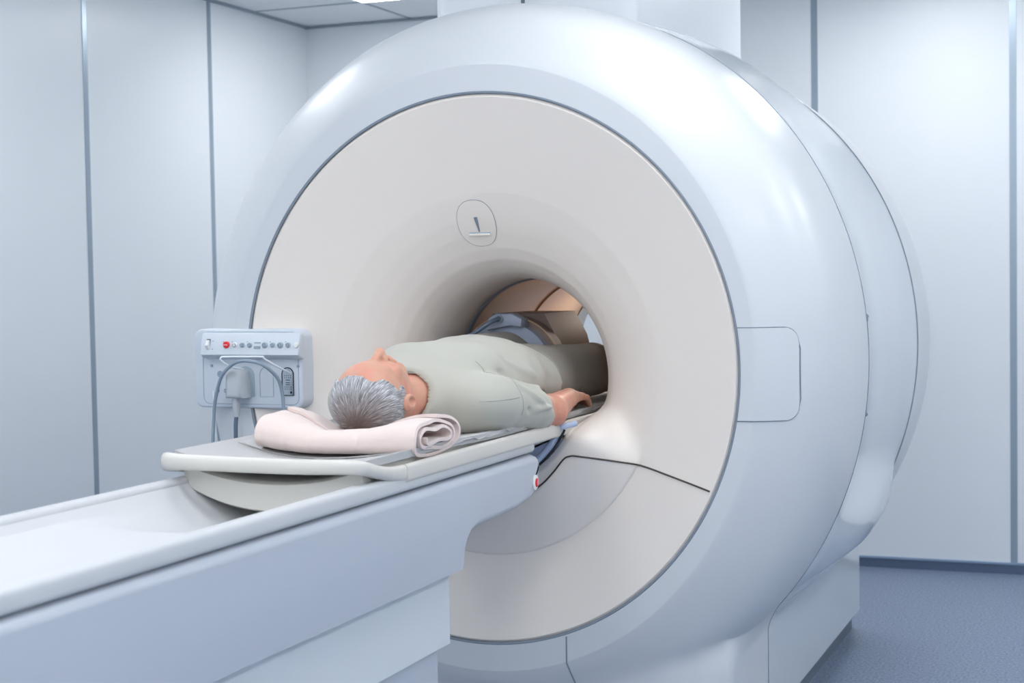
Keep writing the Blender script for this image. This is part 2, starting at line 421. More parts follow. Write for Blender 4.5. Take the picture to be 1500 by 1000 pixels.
# bore tube and ring
rings = [circ(.283, y, BZ, .275, 96) for y in (.50, .8, 1.02)]; V, F = grid(3, 96, lambda i, j: rings[i][j], closev=True)
obj('bore_liner', V, F, M['tan'], sc)
rings = [circ(.283, y, BZ, .275, 96) for y in (1.03, 1.3, 1.5)]; V, F = grid(3, 96, lambda i, j: rings[i][j], closev=True)
obj('bore_liner', V, F, M['tan'], sc)
pts = circ(.283, 1.025, BZ, .275, 96); pts.append(pts[0]); obj('liner_seam', *tube(pts, .006, 6, False), M['coiltrim'], sc)
rings = [circ(.2815, .496, BZ, .2735), circ(.276, .5, BZ, .268), circ(.276, .522, BZ, .268), circ(.2835, .526, BZ, .2755)]
V, F = grid(4, 96, lambda i, j: rings[i][j], closev=True); obj('bore_ring', V, F, M['borering'], sc)

ld = bpy.data.lights.new('bore_lamp', 'AREA'); ld.shape = 'RECTANGLE'; ld.size = .10; ld.size_y = .10; ld.energy = 0.9; ld.color = (1.0, .88, .76)
lo = bpy.data.objects.new('bore_lamp', ld); C.objects.link(lo); lo.location = (.02, 1.46, 1.34); lo.rotation_euler = (math.radians(-52), 0, 0)
# shell helper
PRA = np.array(PROF)
def shell_y(x, z):
    lo, hi = 0.0, .6
    def g(y):
        return math.hypot(x / np.interp(y, PRA[:, 0], PRA[:, 1]), (z - CZ) / np.interp(y, PRA[:, 0], PRA[:, 2])) - 1
    if g(0) <= 0: return 0.0
    for _ in range(40):
        m = (lo + hi) / 2
        if g(m) > 0: lo = m
        else: hi = m
    return hi
# right-hand access panel set in the front cover
def access(sg):
    x0, x1, z0, z1, rr = .7245, .862, 1.017, 1.256, .035
    ol = [(x0, z0)] + [(p[0], p[1]) for p in rrect(x0, x1, z0, z1, rr, 6, (1, 0, 0, 1))]
    path = [(x0 - .009, z1), (x1 - rr, z1)] + [(x1 - rr + rr * math.sin(a), z1 - rr + rr * math.cos(a)) for a in np.linspace(0, PI / 2, 8)][1:] + [(x1 + .004, z) for z in np.linspace(z1 - rr - .02, z0 + rr + .02, 8)] + \
           [(x1 - rr + rr * math.cos(a), z0 + rr - rr * math.sin(a)) for a in np.linspace(0, PI / 2, 8)] + [(x0 - .009, z0)]
    dense = []
    for a, b_ in zip(path[:-1], path[1:]):
        for k in range(6): dense.append((a[0] + (b_[0] - a[0]) * k / 6, a[1] + (b_[1] - a[1]) * k / 6))
    dense.append(path[-1])
    P = [(sg * x, shell_y(x, z) - .0006, z) for x, z in dense]
    N = 24; 
    def f(i, j):
        z = z0 + .0015 + (z1 - z0 - .003) * j / N; e = 0
        dz = max(0, abs(z - (z0 + z1) / 2) - ((z1 - z0) / 2 - rr)); e = rr - math.sqrt(max(rr * rr - dz * dz, 0))
        xe = x1 + .002 - e; s = math.sqrt(max(0, 1 - ((z - CZ) / .749) ** 2)); xi = .7245 * s + .004
        x = xi + (xe - xi) * i / N; return (sg * x, shell_y(x, z) - .0022, z)
    return P, grid(N + 1, N + 1, f)
P, g = access(1)
obj('access_panel', *g, M['shell'], sc); obj('access_panel_seam', *tube(P, .0016, 6), M['seam'], sc)
# vertical seam below the face, seam between front and side cover
p = [(x, shell_y(x, z) - .0006, z) for x, z in [(.243 + .0 * k, .405 - .012 * k) for k in range(8)]]
from mathutils.bvhtree import BVHTree
fbv = BVHTree.FromPolygons([v.co[:] for v in fc.data.vertices], [p_.vertices[:] for p_ in fc.data.polygons])
def castf(x, z):
    h = fbv.ray_cast(Vector((x, -1, z)), Vector((0, 1, 0))); return (x, (h[0].y if h[0] else .0) - .0006, z)
seamv = [castf(.243 + .05 * max(0, (.355 - z) / .355) ** .8, z) for z in np.linspace(.43, .004, 30)]
obj('lower_seam', *tube(seamv, .0022, 6), M['seam'], sc)
ps = [(.953 * math.sin(a), Y1, CZ + 1.043 * math.cos(a)) for a in np.linspace(math.radians(8), TH0, 90)] + [tuple(q) for q in WC[90][2]]
obj('cover_seam', *tube(ps, .0022, 6), M['seam'], sc)
ps = [(.953 * math.sin(a) * 1.0008, Y2, CZ + 1.0435 * math.cos(a)) for a in np.linspace(math.radians(36), math.radians(122), 90)]
obj('rear_seam', *tube(ps, .0024, 6), M['seam'], sc)
# recessed kick plinth
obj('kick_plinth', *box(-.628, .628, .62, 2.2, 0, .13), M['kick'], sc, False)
# door pull on the side cover
def sidept(y, z, off=.001):
    s = mid_section(y); zs = [q[1] for q in s][::-1]; xs = [q[0] for q in s][::-1]; return (float(np.interp(z, zs, xs)) + off, y, z)
zt, zb = 1.265, .985
path = [sidept(.605, zt)] + [sidept(.605 + .05 * math.sin(a), zt - .05 * (1 - math.cos(a))) for a in np.linspace(.3, PI / 2, 6)] + [sidept(.655, z) for z in np.linspace(zt - .06, zb + .06, 8)] + [sidept(.605 + .05 * math.sin(a), zb + .05 * (1 - math.cos(a))) for a in np.linspace(PI / 2, .3, 6)] + [sidept(.605, zb)]
obj('door_pull', *join(tube(path, .0022, 6), tube(path[:4], .008, 6), tube(path[-4:], .008, 6)), M['seam'], sc)
# round plate with slot above the bore
def plate():
    ang = [2 * PI * k / 48 for k in range(48)]; cx, cz = -.044, 1.545
    out = [(cx + .056 * np.sign(math.sin(a)) * abs(math.sin(a)) ** .85, cz + .063 * np.sign(math.cos(a)) * abs(math.cos(a)) ** .9) for a in ang]
    V = [(x, face_y(x, z)[0] - .0018, z) for x, z in out]; 
    inner = [[(cx + (x - cx) * s, cz + (z - cz) * s) for x, z in out] for s in (.75, .5, .25)]
    for L in inner: V += [(x, face_y(x, z)[0] - .0022, z) for x, z in L]
    V.append((cx, face_y(cx, cz)[0] - .0022, cz)); n_ = 48; F = []
    for q in range(3):
        for k in range(n_): F.append((q * n_ + k, q * n_ + (k + 1) % n_, (q + 1) * n_ + (k + 1) % n_, (q + 1) * n_ + k))
    for k in range(n_): F.append((3 * n_ + k, 3 * n_ + (k + 1) % n_, 4 * n_))
    rim = [(x, face_y(x, z)[0] - .0012, z) for x, z in out]; rim.append(rim[0]); return V, F, rim
V, F, rim = plate()
bp_ = obj('slot_plate', V, F, M['face'], sc); obj('plate_rim', *tube(rim, .0008, 6), M['seam'], bp_)
fy = lambda x, z, o=-.0026: (x, face_y(x, z)[0] + o, z)
bs = obj('upright_slot', *tube([fy(-.0435, 1.561), fy(-.0425, 1.548), fy(-.041, 1.522)], [.0050, .0044, .0020], 10), M['seam'], bp_)
obj('level_slot', *tube([fy(-.071, 1.518), fy(-.041, 1.518), fy(-.010, 1.518)], .0018, 8), M['btn'], bp_)
obj('slot_ledge', *tube([fy(-.071, 1.5135, -.003), fy(-.010, 1.5135, -.003)], .0042, 8), M['face'], bp_)
# table dock insert under the cradle, inside the mouth of the bore
dk = [(.27 * math.sin(a), BZ - .277 * math.cos(a)) for a in np.linspace(-.98, .98, 40)] + [(x, .910 + .050 * (abs(x) / .212) ** 2.2 - .002) for x in np.linspace(.214, -.214, 30)]
obj('dock_insert', *prism(dk, 'y', -.004, .05), M['dock'], sc, False)
lipo = [(.279 * math.sin(a), -.012, BZ - .283 * math.cos(a)) for a in np.linspace(.42, 1.12, 16)]
obj('dock_lip', *tube([(p[0] - .012, p[1], p[2] + .006) for p in lipo] + [(.268, .03, 1.0)], .008, 10), M['dock'], sc)
obj('dock_gap', *tube(lipo, .0035, 6), M['black'], sc)

# service tower on top, up to the ceiling
tw_ = thing('service_tower', 'tall white boxed service duct rising from the scanner top to the ceiling', 'duct', (-.1, 1.2, 2.0))
obj('duct_casing', *prism(rrect(-.435, .245, .70, 2.1, .05, 8), 'z', 2.07, ZC - .008), M['tower'], tw_, True, 60)
obj('front_seam', *box(-.1225, -.1185, .698, .702, 2.3, ZC - .008), M['black'], tw_, False)
obj('front_seam_cap', *box(-.127, -.117, .690, .70, 2.235, 2.262, .002), M['kick'], tw_, False)

# ------------------------------------------------------------------ control panel on the left of the front cover (part of the scanner)
cp_ = obj('control_panel', *prism(rrect(-.898, -.540, 1.028, 1.257, .028, 8), 'y', .10, -.010, .007, 3, 'b'), M['panel'], sc, True, 35)
inset = rrect(-.868, -.552, 1.040, 1.248, .02, 6)
pts = [(x, -.0104, z) for x, z in inset]; pts.append(pts[0]); obj('bezel_line', *tube(pts, .0011, 6), M['btn'], cp_)
hp = [(-.01, 1.170), (-.034, 1.176), (-.044, 1.184), (-.032, 1.240), (-.026, 1.246), (-.01, 1.247)]
bm = bmesh.new()
V, F = prism(hp, 'x', -.858, -.532, .006, 3); obj('button_housing', V, F, M['panel'], cp_, True, 35)
def onh(t, off=0): # point on the slanted housing face, t = height
    return -.044 + (t - 1.184) * (.012 / .056) - off
def hb(name, x, z, r, m, d=.006, n=24, cup=False):
    y = onh(z); o = obj(name, *join(tube([(x, y + .002, z), (x, y - d * .7, z), (x, y - d, z)], [r, r, r * .78], n)), m, cp_, True, 35)
    return o
hb('red_button', -0.7690, 1.2125, .0098, M['red'], .008)
obj('red_button_mark', *box(-0.7754, -0.7626, onh(1.2125, .0083), onh(1.2125, .007), 1.211, 1.214), M['redw'], cp_, False)
hb('white_button', -0.7417, 1.212, .0075, M['btnw'])
for x, z in ((-0.7166, 1.212), (-0.6920, 1.212)): hb('grey_button', x, z, .0072, M['btn'])
for x, m, rr in ((-0.6427, 'btn', .0088), (-0.6171, 'btn', .0075), (-0.5924, 'btn', .0088), (-0.5668, 'btn', .0075)): hb('grey_button', x, 1.212, rr, M[m])
hb('round_white_button', -0.5411, 1.2115, .0078, M['btnw'])
for x in (-0.7166, -0.6920, -0.6427, -0.6171, -0.5924, -0.5668, -0.7417):
    y = onh(1.212, .0065); pts = [(x + .005 * math.sin(a), y, 1.212 + .005 * math.cos(a)) for a in np.linspace(.3, 5.6, 14)]
    obj('button_mark', *tube(pts, .0008, 5), M['seam'], cp_)
for z in (1.2185, 1.207, 1.203):
    obj('arrow_bar', *box(-0.6780, -0.6577, onh(z, .002), onh(z, -.001), z - .0017, z + .0017), M['btn'], cp_, False)
obj('rocker_recess', *box(-0.8353, -0.8246, onh(1.212, .0008), onh(1.212, -.003), 1.193, 1.229), M['kick'], cp_, False)
obj('rocker_switch', *prism([(onh(1.212, .001), 1.196), (onh(1.212, .004), 1.198), (onh(1.212, .013), 1.211), (onh(1.212, .004), 1.226), (onh(1.212, .001), 1.226)], 'x', -0.8348, -0.8252), M['btnw'], cp_, False)
for x, z in ((-0.7808, 1.221), (-0.7508, 1.221), (-0.7016, 1.221), (-0.6267, 1.221), (-0.5764, 1.221), (-0.8161, 1.223), (-0.8161, 1.200)):
    obj('printed_mark', *box(x - .0018, x + .0018, onh(z, .0006), onh(z, -.001), z - .0009, z + .0009), M['seam'], cp_, False)
for x, z in ((-0.8389, 1.150), (-0.5524, 1.150)):
    obj('screw_head', *tube([(x, -.009, z), (x, -.0125, z), (x, -.0128, z)], [.0042, .0042, .003], 14), M['cable'], cp_)
for x, z, rr in ((-0.8102, 1.126, .0095), (-0.7931, 1.078, .006), (-0.8208, 1.078, .006)):
    obj('round_socket', *join(tube([(x, -.009, z), (x, -.013, z)], [rr, rr], 20), tube([(x, -.013, z), (x, -.0135, z)], [rr * .55, rr * .5], 16)), M['cable'] if rr > .007 else M['seam'], cp_)
    if rr < .007: obj('socket_core', *tube([(x + .001, -.0135, z), (x + .001, -.018, z)], [.0035, .0035], 14), M['chrome'], cp_)
def arch(x, zb_, zt_, w):
    return [(x - w, zb_)] + [(x - w * math.cos(a), zt_ - w + w * math.sin(a)) for a in np.linspace(0, PI, 12)] + [(x + w, zb_)]
a1 = [(x, -.0105, z) for x, z in arch(-0.6568, 1.062, 1.147, .022)]; a1.append(a1[0]); obj('blank_port_cover', *tube(a1, .001, 6), M['btn'], cp_)
a2 = arch(-0.5865, 1.067, 1.146, .0185); obj('connector_port', *prism(a2, 'y', -.0090, -.0118), M['chrome'], cp_, False)
P2 = [(x, -.0122, z) for x, z in a2]; P2.append(P2[0]); obj('connector_rim', *tube(P2, .0016, 6), M['black'], cp_)
pins = []
for r_ in range(2):
    for c_ in range(4): pins.append(box(-0.5966 + c_ * .0062, -0.5945 + c_ * .0062, -.0132, -.0115, 1.1225 - r_ * .006, 1.1245 - r_ * .006))
for r_ in range(2):
    for c_ in range(4): pins.append(box(-0.5966 + c_ * .0062, -0.5945 + c_ * .0062, -.0132, -.0115, 1.090 - r_ * .006, 1.092 - r_ * .006))
for zz in (1.110, 1.102, 1.0965): pins.append(box(-0.5929, -0.5801, -.0132, -.0115, zz, zz + .002))
pins += [tube([(-0.5865, -.011, 1.1345), (-0.5865, -.0135, 1.1345)], .0032, 10), tube([(-0.5759, -.011, 1.0755), (-0.5759, -.0135, 1.0755)], .0032, 10)]
obj('connector_pins', *join(*pins), M['black'], cp_, False)
hk = spline([(-0.7200, -.03, 1.142), (-0.7350, -.075, 1.152), (-0.7510, -.10, 1.172), (-0.7480, -.10, 1.180), (-0.7400, -.10, 1.181), (-0.6850, -.10, 1.182), (-0.6200, -.10, 1.182), (-0.6130, -.10, 1.180), (-0.6090, -.09, 1.172), (-0.5930, -.05, 1.150), (-0.5770, -.01, 1.130)], 4)
obj('wire_hook', *tube(hk, .0028, 8), M['wire'], cp_)

# plug with its cable, and the loop of grey cable over the hook
pg = thing('coil_plug', 'rounded grey plug with dark cable hanging from the control panel', 'plug', (-0.7320, -.03, 1.05))
def plugbody():
    out = [(-0.7640, 1.060), (-0.7640, 1.115)] + [(-0.7360 - .028 * math.cos(a), 1.118 + .028 * math.sin(a)) for a in np.linspace(.2, PI - .2, 12)] + [(-0.7080, 1.115), (-0.7080, 1.060)]
    return prism(out, 'y', -.012, -.068, .014, 4, 'b')
obj('housing', *plugbody(), M['plug'], pg, True, 50)
obj('socket_flange', *prism(arch(-0.7260, 1.062, 1.150, .029), 'y', -.0095, -.014, .002, 2, 'b'), M['btn'], pg, True, 50)
obj('cable_boot', *tube([(-0.7400, -.040, 1.062), (-0.7400, -.042, 1.03), (-0.7390, -.045, 1.005)], [.0125, .0115, .0085], 16), M['boot'], pg)
obj('cable', *tube(spline([(-0.7390, -.045, 1.006), (-0.7390, -.05, .95), (-0.7380, -.05, .7), (-0.7080, -.03, .35), (-0.6880, -.03, .012)], 8), .0062, 10), M['cabled'], pg)
cb = obj('hanging_cable', *tube(spline([(-.845, -.02, .012), (-.830, -.03, .5), (-.818, -.05, .86), (-.808, -.055, 1.0), (-.797, -.06, 1.06), (-.768, -.075, 1.12), (-.730, -.090, 1.152), (-.685, -.105, 1.1695), (-.640, -.105, 1.168), (-.610, -.095, 1.155), (-.592, -.06, 1.12), (-.590, -.04, 1.08), (-.586, -.04, 1.03), (-.580, -.05, .96), (-.575, -.04, .6), (-.57, -.02, .2), (-.57, -.06, .012)], 8), .0050, 10), M['cable'])
tag(cb, 'grey cable looped over the white wire hook on the control panel', 'cable')
cb2 = obj('thin_wire', *tube(spline([(-.832, -.018, 1.078), (-.822, -.03, 1.05), (-.815, -.035, .98), (-.805, -.03, .80), (-.80, -.02, .4), (-.80, -.04, .004)], 8), .0016, 6), M['wire'])
tag(cb2, 'thin white wire hanging from the panel beside the grey cable', 'wire')

for o_ in (cp_, pg, cb, cb2): o_.location = Vector(o_.location) + Vector((.0, .003, 0))
# ------------------------------------------------------------------ patient table
tb = thing('patient_table', 'long white MRI patient table with shallow tray and pedestal in front of the bore', 'table', (0, -1.8, 0))
TY0, TY1 = -3.75, -.19
def rail(sg):
    pr = rrect(.200, .236, .947, .984, .011, 5)
    pr = [(sg * x, z) for x, z in pr]; return prism(pr, 'y', TY0, TY1, .01, 3, 'b')
obj('near_rail', *rail(1), M['rail'], tb, True, 35); obj('far_rail', *rail(-1), M['rail'], tb, True, 35)
def tray():
    ny, nx = 60, 40
    yy = [TY0 + (TY1 - TY0) * k / ny for k in range(ny + 1)] ; yy = sorted(yy + [-1.65 + .02 * k + .001 for k in range(24)])
    xx = [-.204 + .408 * k / nx for k in range(nx + 1)]
    def f(i, j):
        x = xx[j]; y = yy[i]; z = .9555 + .02 * float(sstep(.185, .204, abs(x)))
        z -= .095 * float(sstep(-1.62, -1.22, y)) * max(0, 1 - (x / .19) ** 2); return (x, y, z)
    return grid(len(yy), nx + 1, f)
obj('tray', *tray(), M['rail'], tb)
bodyp = [(TY0, .944), (-.20, .944), (-.178, .938), (-.168, .925), (-.170, .90), (-.178, .87), (-.195, .846), (-.225, .832), (-.27, .826), (-.33, .820), (-.42, .8165), (-.52, .8155), (-.58, .814), (-.62, .806), (-.648, .788), (-.664, .766), (-.674, .748), (-.681, .735), (TY0, .735)]
def bodymesh():
    # rounded side: several outlines with inset, from the centre plane outwards
    lev = [(.197, .0), (.205, .0), (.222, .001), (.233, .005), (.240, .011), (.2425, .018), (.2427, .021)]
    V, F = [], []; n_ = len(bodyp)
    def inset(d):
        out = []
        for (y, z) in bodyp:
            yy, zz = y, z
            if z > .90: zz = z - d
            elif y < -.66 and z < .76: zz = z
            else: zz = z + d * .9
            if y > -.30: yy = y - d * .8
            out.append((yy, zz))
        return out
    for sg in (1, -1):
        base = len(V)
        for (x, d) in lev:
            dd = d
            for p in inset(dd): V.append((sg * x, p[0], p[1]))
        for a in range(len(lev) - 1):
            for k in range(n_): F.append((base + a * n_ + k, base + a * n_ + (k + 1) % n_, base + (a + 1) * n_ + (k + 1) % n_, base + (a + 1) * n_ + k))
        F.append(tuple(base + (len(lev) - 1) * n_ + k for k in range(n_))); F.append(tuple(base + k for k in range(n_)))
    return V, F
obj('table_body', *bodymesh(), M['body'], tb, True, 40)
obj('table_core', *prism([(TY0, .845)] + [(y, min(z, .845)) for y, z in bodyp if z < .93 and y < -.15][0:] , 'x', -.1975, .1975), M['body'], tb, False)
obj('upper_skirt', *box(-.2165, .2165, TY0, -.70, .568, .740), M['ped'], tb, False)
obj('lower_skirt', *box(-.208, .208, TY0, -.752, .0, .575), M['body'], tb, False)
# stop button on the side of the table
el = lambda r1, r2, x, n=28: [(x, -.2145 + r1 * math.sin(2 * PI * k / n), .872 + r2 * math.cos(2 * PI * k / n)) for k in range(n)]
rg = [el(.017, .020, .240), el(.017, .020, .2445), el(.014, .017, .2465), el(.009, .011, .2465)]
V, F = grid(4, 28, lambda i, j: rg[i][j], closev=True); F.append(tuple(range(3 * 28, 4 * 28)))
sb = obj('stop_button', V, F, M['btnw'], tb); 
rg = [el(.0085, .011, .2455), el(.0085, .011, .249), el(.006, .008, .2500)]
V, F = grid(3, 28, lambda i, j: rg[i][j], closev=True); F.append(tuple(range(2 * 28, 3 * 28))); obj('red_centre', V, F, M['red'], sb)
obj('button_mark', *tube([(.2502, -.216, .866), (.2502, -.213, .878)], .0012, 6), M['redw'], sb)

# sliding cradle
cr = thing('cradle', 'ivory sliding patient cradle with carry handle at its head end', 'cradle', (0, -.3, .98))
def cradle_body():
    nx = 28; xs = [-.212 + .424 * k / nx for k in range(nx + 1)]
    sec = []
    for x in xs: sec.append((x, .980 + .034 * (abs(x) / .205) ** 2.2))
    for x in xs[::-1]: sec.append((x, .914 + (.050 * (abs(x) / .212) ** 2.2)))
    st = [(-1.098, 1, 0), (-1.106, 1, .004), (-1.108, 1, .012)]
    V, F = [], []; n_ = len(sec)
    ysl = [(1.4, 0), (-1.085, 0), (-1.097, .002), (-1.104, .006)]
    for y, d in ysl:
        for k, (x, z) in enumerate(sec):
            top = k <= nx; V.append((x * (1 - d * .8), y, z + (-d if top else d)))
    for a in range(len(ysl) - 1):
        for k in range(n_): F.append((a * n_ + k, a * n_ + (k + 1) % n_, (a + 1) * n_ + (k + 1) % n_, (a + 1) * n_ + k))
    b_ = (len(ysl) - 1) * n_
    for k in range(nx): F.append((b_ + k, b_ + k + 1, b_ + n_ - 2 - k, b_ + n_ - 1 - k))
    return V, F
obj('cradle_shell', *cradle_body(), M['ivory'], cr, True, 40)
def sweep(path, hw, hh, n=16, pw=2.6):
    P = [np.array(p, float) for p in path]; V, F = [], []
    for i, p in enumerate(P):
        t = P[min(i + 1, len(P) - 1)] - P[max(i - 1, 0)]; t /= np.linalg.norm(t); s = np.cross(t, (0, 0, 1)); s /= np.linalg.norm(s); u_ = np.cross(s, t)
        a_, b_ = (hw[i] if hasattr(hw, '__len__') else hw), (hh[i] if hasattr(hh, '__len__') else hh)
        for k in range(n):
            a = 2 * PI * k / n; c, s_ = math.cos(a), math.sin(a)
            V.append(p + s * a_ * np.sign(c) * abs(c) ** (2 / pw) + u_ * b_ * np.sign(s_) * abs(s_) ** (2 / pw))
    for i in range(len(P) - 1):
        for k in range(n): F.append((i * n + k, i * n + (k + 1) % n, (i + 1) * n + (k + 1) % n, (i + 1) * n + k))
    F.append(tuple(range(n))); F.append(tuple((len(P) - 1) * n + k for k in range(n))); return V, F
hpth = spline([(-.229, -.91, .984), (-.229, -.99, .988), (-.228, -1.05, .998), (-.228, -1.09, 1.009), (-.232, -1.134, 1.019), (-.20, -1.146, 1.021), (-.10, -1.146, 1.020), (0, -1.146, 1.019), (.10, -1.144, 1.019), (.19, -1.142, 1.021), (.222, -1.128, 1.018), (.226, -1.09, 1.008), (.228, -1.05, .999), (.229, -.99, .990), (.230, -.91, .987)], 6)
nh = len(hpth); hw_ = [.0135 if 8 < i < nh - 9 else .0115 for i in range(nh)]; hh = [.0125 + .0035 * math.sin(PI * i / (nh - 1)) ** 2 + .005 * math.exp(-((i - 24) / 7) ** 2) + .006 * (math.exp(-(i / 9) ** 2) + math.exp(-((nh - 1 - i) / 9) ** 2)) for i in range(nh)]
hw_[:4] = [.007, .008, .0095, .0105]; hw_[-4:] = [.0105, .0095, .008, .007]; hh[:4] = [.010, .013, .016, .0175]; hh[-4:] = [.0175, .016, .013, .010]
obj('handle_bar', *sweep(hpth, hw_, hh), M['ivory'], cr, True, 60)
rp = rrect(.223, .241, .967, 1.006, .0085, 4)
obj('near_side_rail', *prism(rp, 'y', -.955, 1.4), M['ivory'], cr, True, 40)
obj('far_side_rail', *prism([(-x, z) for x, z in rp], 'y', -.955, 1.4), M['ivory'], cr, True, 40)
obj('rail_mark', *box(.2395, .2408, -.085, -.083, .975, .985), M['seam'], cr, False)

# mattress and its sheet
mt = thing('mattress', 'thin grey mattress pad lying on the ivory cradle under the man', 'mattress', (0, 0, 1.0))
def pz(x, y):
    ax = abs(x); edge = .034 if x < 0 else .024 - .007 * float(sstep(-.8, -.4, y)); return 1.004 + .016 * float(sstep(-.92, -1.10, y)) * max(0, 1 - (ax / .2) ** 2) + edge * (ax / .21) ** 2
def padmesh():
    ny = 60; ys_ = [-1.118 + 2.46 * k / ny for k in range(ny + 1)]; nx = 24; xs_ = [-.224 + .448 * k / nx for k in range(nx + 1)]
    def f(i, j):
        j2 = j if j <= nx else 2 * nx + 1 - j; x = xs_[j2]; y = ys_[i]; z = pz(x, y); return (x, y, z - (0 if j <= nx else .016))
    V, F = grid(ny + 1, 2 * (nx + 1), f, closev=True); F.append(tuple(range(2 * (nx + 1)))); F.append(tuple(ny * 2 * (nx + 1) + k for k in range(2 * (nx + 1)))); return V, F
obj('pad', *padmesh(), M['pad'], mt, True, 40)
def sheetmesh():
    ny = 170; xs = [-.231, -.226, -.216, -.20, -.12, -.06, 0, .06, .12, .17, .19, .202, .212, .222, .229]
    def f(i, j):
        y = -.90 + 2.13 * i / ny; x = xs[j]; ax = abs(x); e = float(sstep(.200, .230, ax))
        wv = .5 * math.sin(y * 31 + 1.0) + .35 * math.sin(y * 53 + 2) + .3 * math.sin(y * 97)
        z = pz(x, y) + .0025 + .0012 * mnoise.noise(Vector((x * 9, y * 14, 0))) + e * (-.010 + .0045 * wv)
        return (x + np.sign(x) * e * .003 * wv, y, z)
    V, F = grid(ny + 1, len(xs), f)
    n_ = len(V); V2 = V + [(v[0] * .997, v[1], v[2] - .002) for v in V]; F2 = F + [tuple(i + n_ for i in q) for q in F]; nx = len(xs)
    for i in range(ny):
        for j in (0, nx - 1): F2.append((i * nx + j, (i + 1) * nx + j, (i + 1) * nx + j + n_, i * nx + j + n_))
    for j in range(nx - 1): F2.append((j, j + 1, j + 1 + n_, j + n_))
    return V2, F2
obj('sheet', *sheetmesh(), M['sheet'], mt, True, 70)

# folded towel under the head
def towel():
    pts = []; turns = 2.75; n_ = 230; y0, z0 = -.800, 1.0825
    for i in range(n_ + 1):
        t = i / n_; a = 2 * PI * turns * (1 - t) + PI * .93
        A = .132 - .075 * t; B = .0440 - .035 * t
        c, s = math.cos(a), math.sin(a); e = 2 / 2.5
        wob = 1 + .05 * math.sin(a * 3 + t * 9)
        y = y0 + A * np.sign(c) * abs(c) ** e * wob + .012 * t; z = z0 + B * np.sign(s) * abs(s) ** e * wob + .004 * math.sin(y * 60 + t * 12) * t
        pts.append((y, z))
    nx = 64; xs = [-.150 + .372 * k / nx for k in range(nx + 1)]; th = .0038
    def prs(side):
        out = []
        for i, p in enumerate(pts):
            a = pts[max(i - 1, 0)]; b_ = pts[min(i + 1, n_)]; d = np.array([b_[0] - a[0], b_[1] - a[1]]); d /= np.linalg.norm(d) + 1e-9
            out.append((p[0] - d[1] * th * side, p[1] + d[0] * th * side))
        return out
    A_, B_ = prs(1), prs(-1); loop = A_ + B_[::-1]; L = len(loop)
    def tf(x, y, z):
        hgt = (z - 1.036) / .08
        dent = .040 * math.exp(-((x - .00) / .085) ** 2) * math.exp(-((y + .72) / .10) ** 2)
        far = 0
        z2 = z - max(hgt, 0) * (dent + .016 * float(sstep(-.15, .01, x) * sstep(.20, .08, x)) + far)
        cre = sum(math.exp(-((x - c) / .006) ** 2) for c in (-.135, -.075, -.015, .09)) * .0024
        dy = y + .800; dz = z - 1.0775; rr = math.hypot(dy, dz * 3) + 1e-6
        y2 = y - cre * dy / rr * 1.4; z2 -= cre * dz * 3 / rr * .8
        # rounded, slightly uneven ends and a gentle skew of the fold
        y2 += .030 * (x / .225) * .5 + .004 * math.sin(x * 23)
        z2 += -.031 + (.020 if x < 0 else -.004) * (x / .21) ** 2
        xx = x + (.010 * math.cos(dz * 40) if x > .2 else 0) * (x - .2) / .022
        return (xx, y2, z2 + .0006)
    V = [tf(x, *p) for x in xs for p in loop]; F = []
    for i in range(nx):
        for k in range(L): F.append((i * L + k, i * L + (k + 1) % L, (i + 1) * L + (k + 1) % L, (i + 1) * L + k))
    N = n_ + 1
    for e_ in (0, nx):
        for k in range(n_): F.append((e_ * L + k, e_ * L + k + 1, e_ * L + L - 2 - k, e_ * L + L - 1 - k))
    return V, F
tag(obj('towel', *towel(), M['towel'], None, True, 60), 'pale pink folded towel under the man\'s head', 'towel')

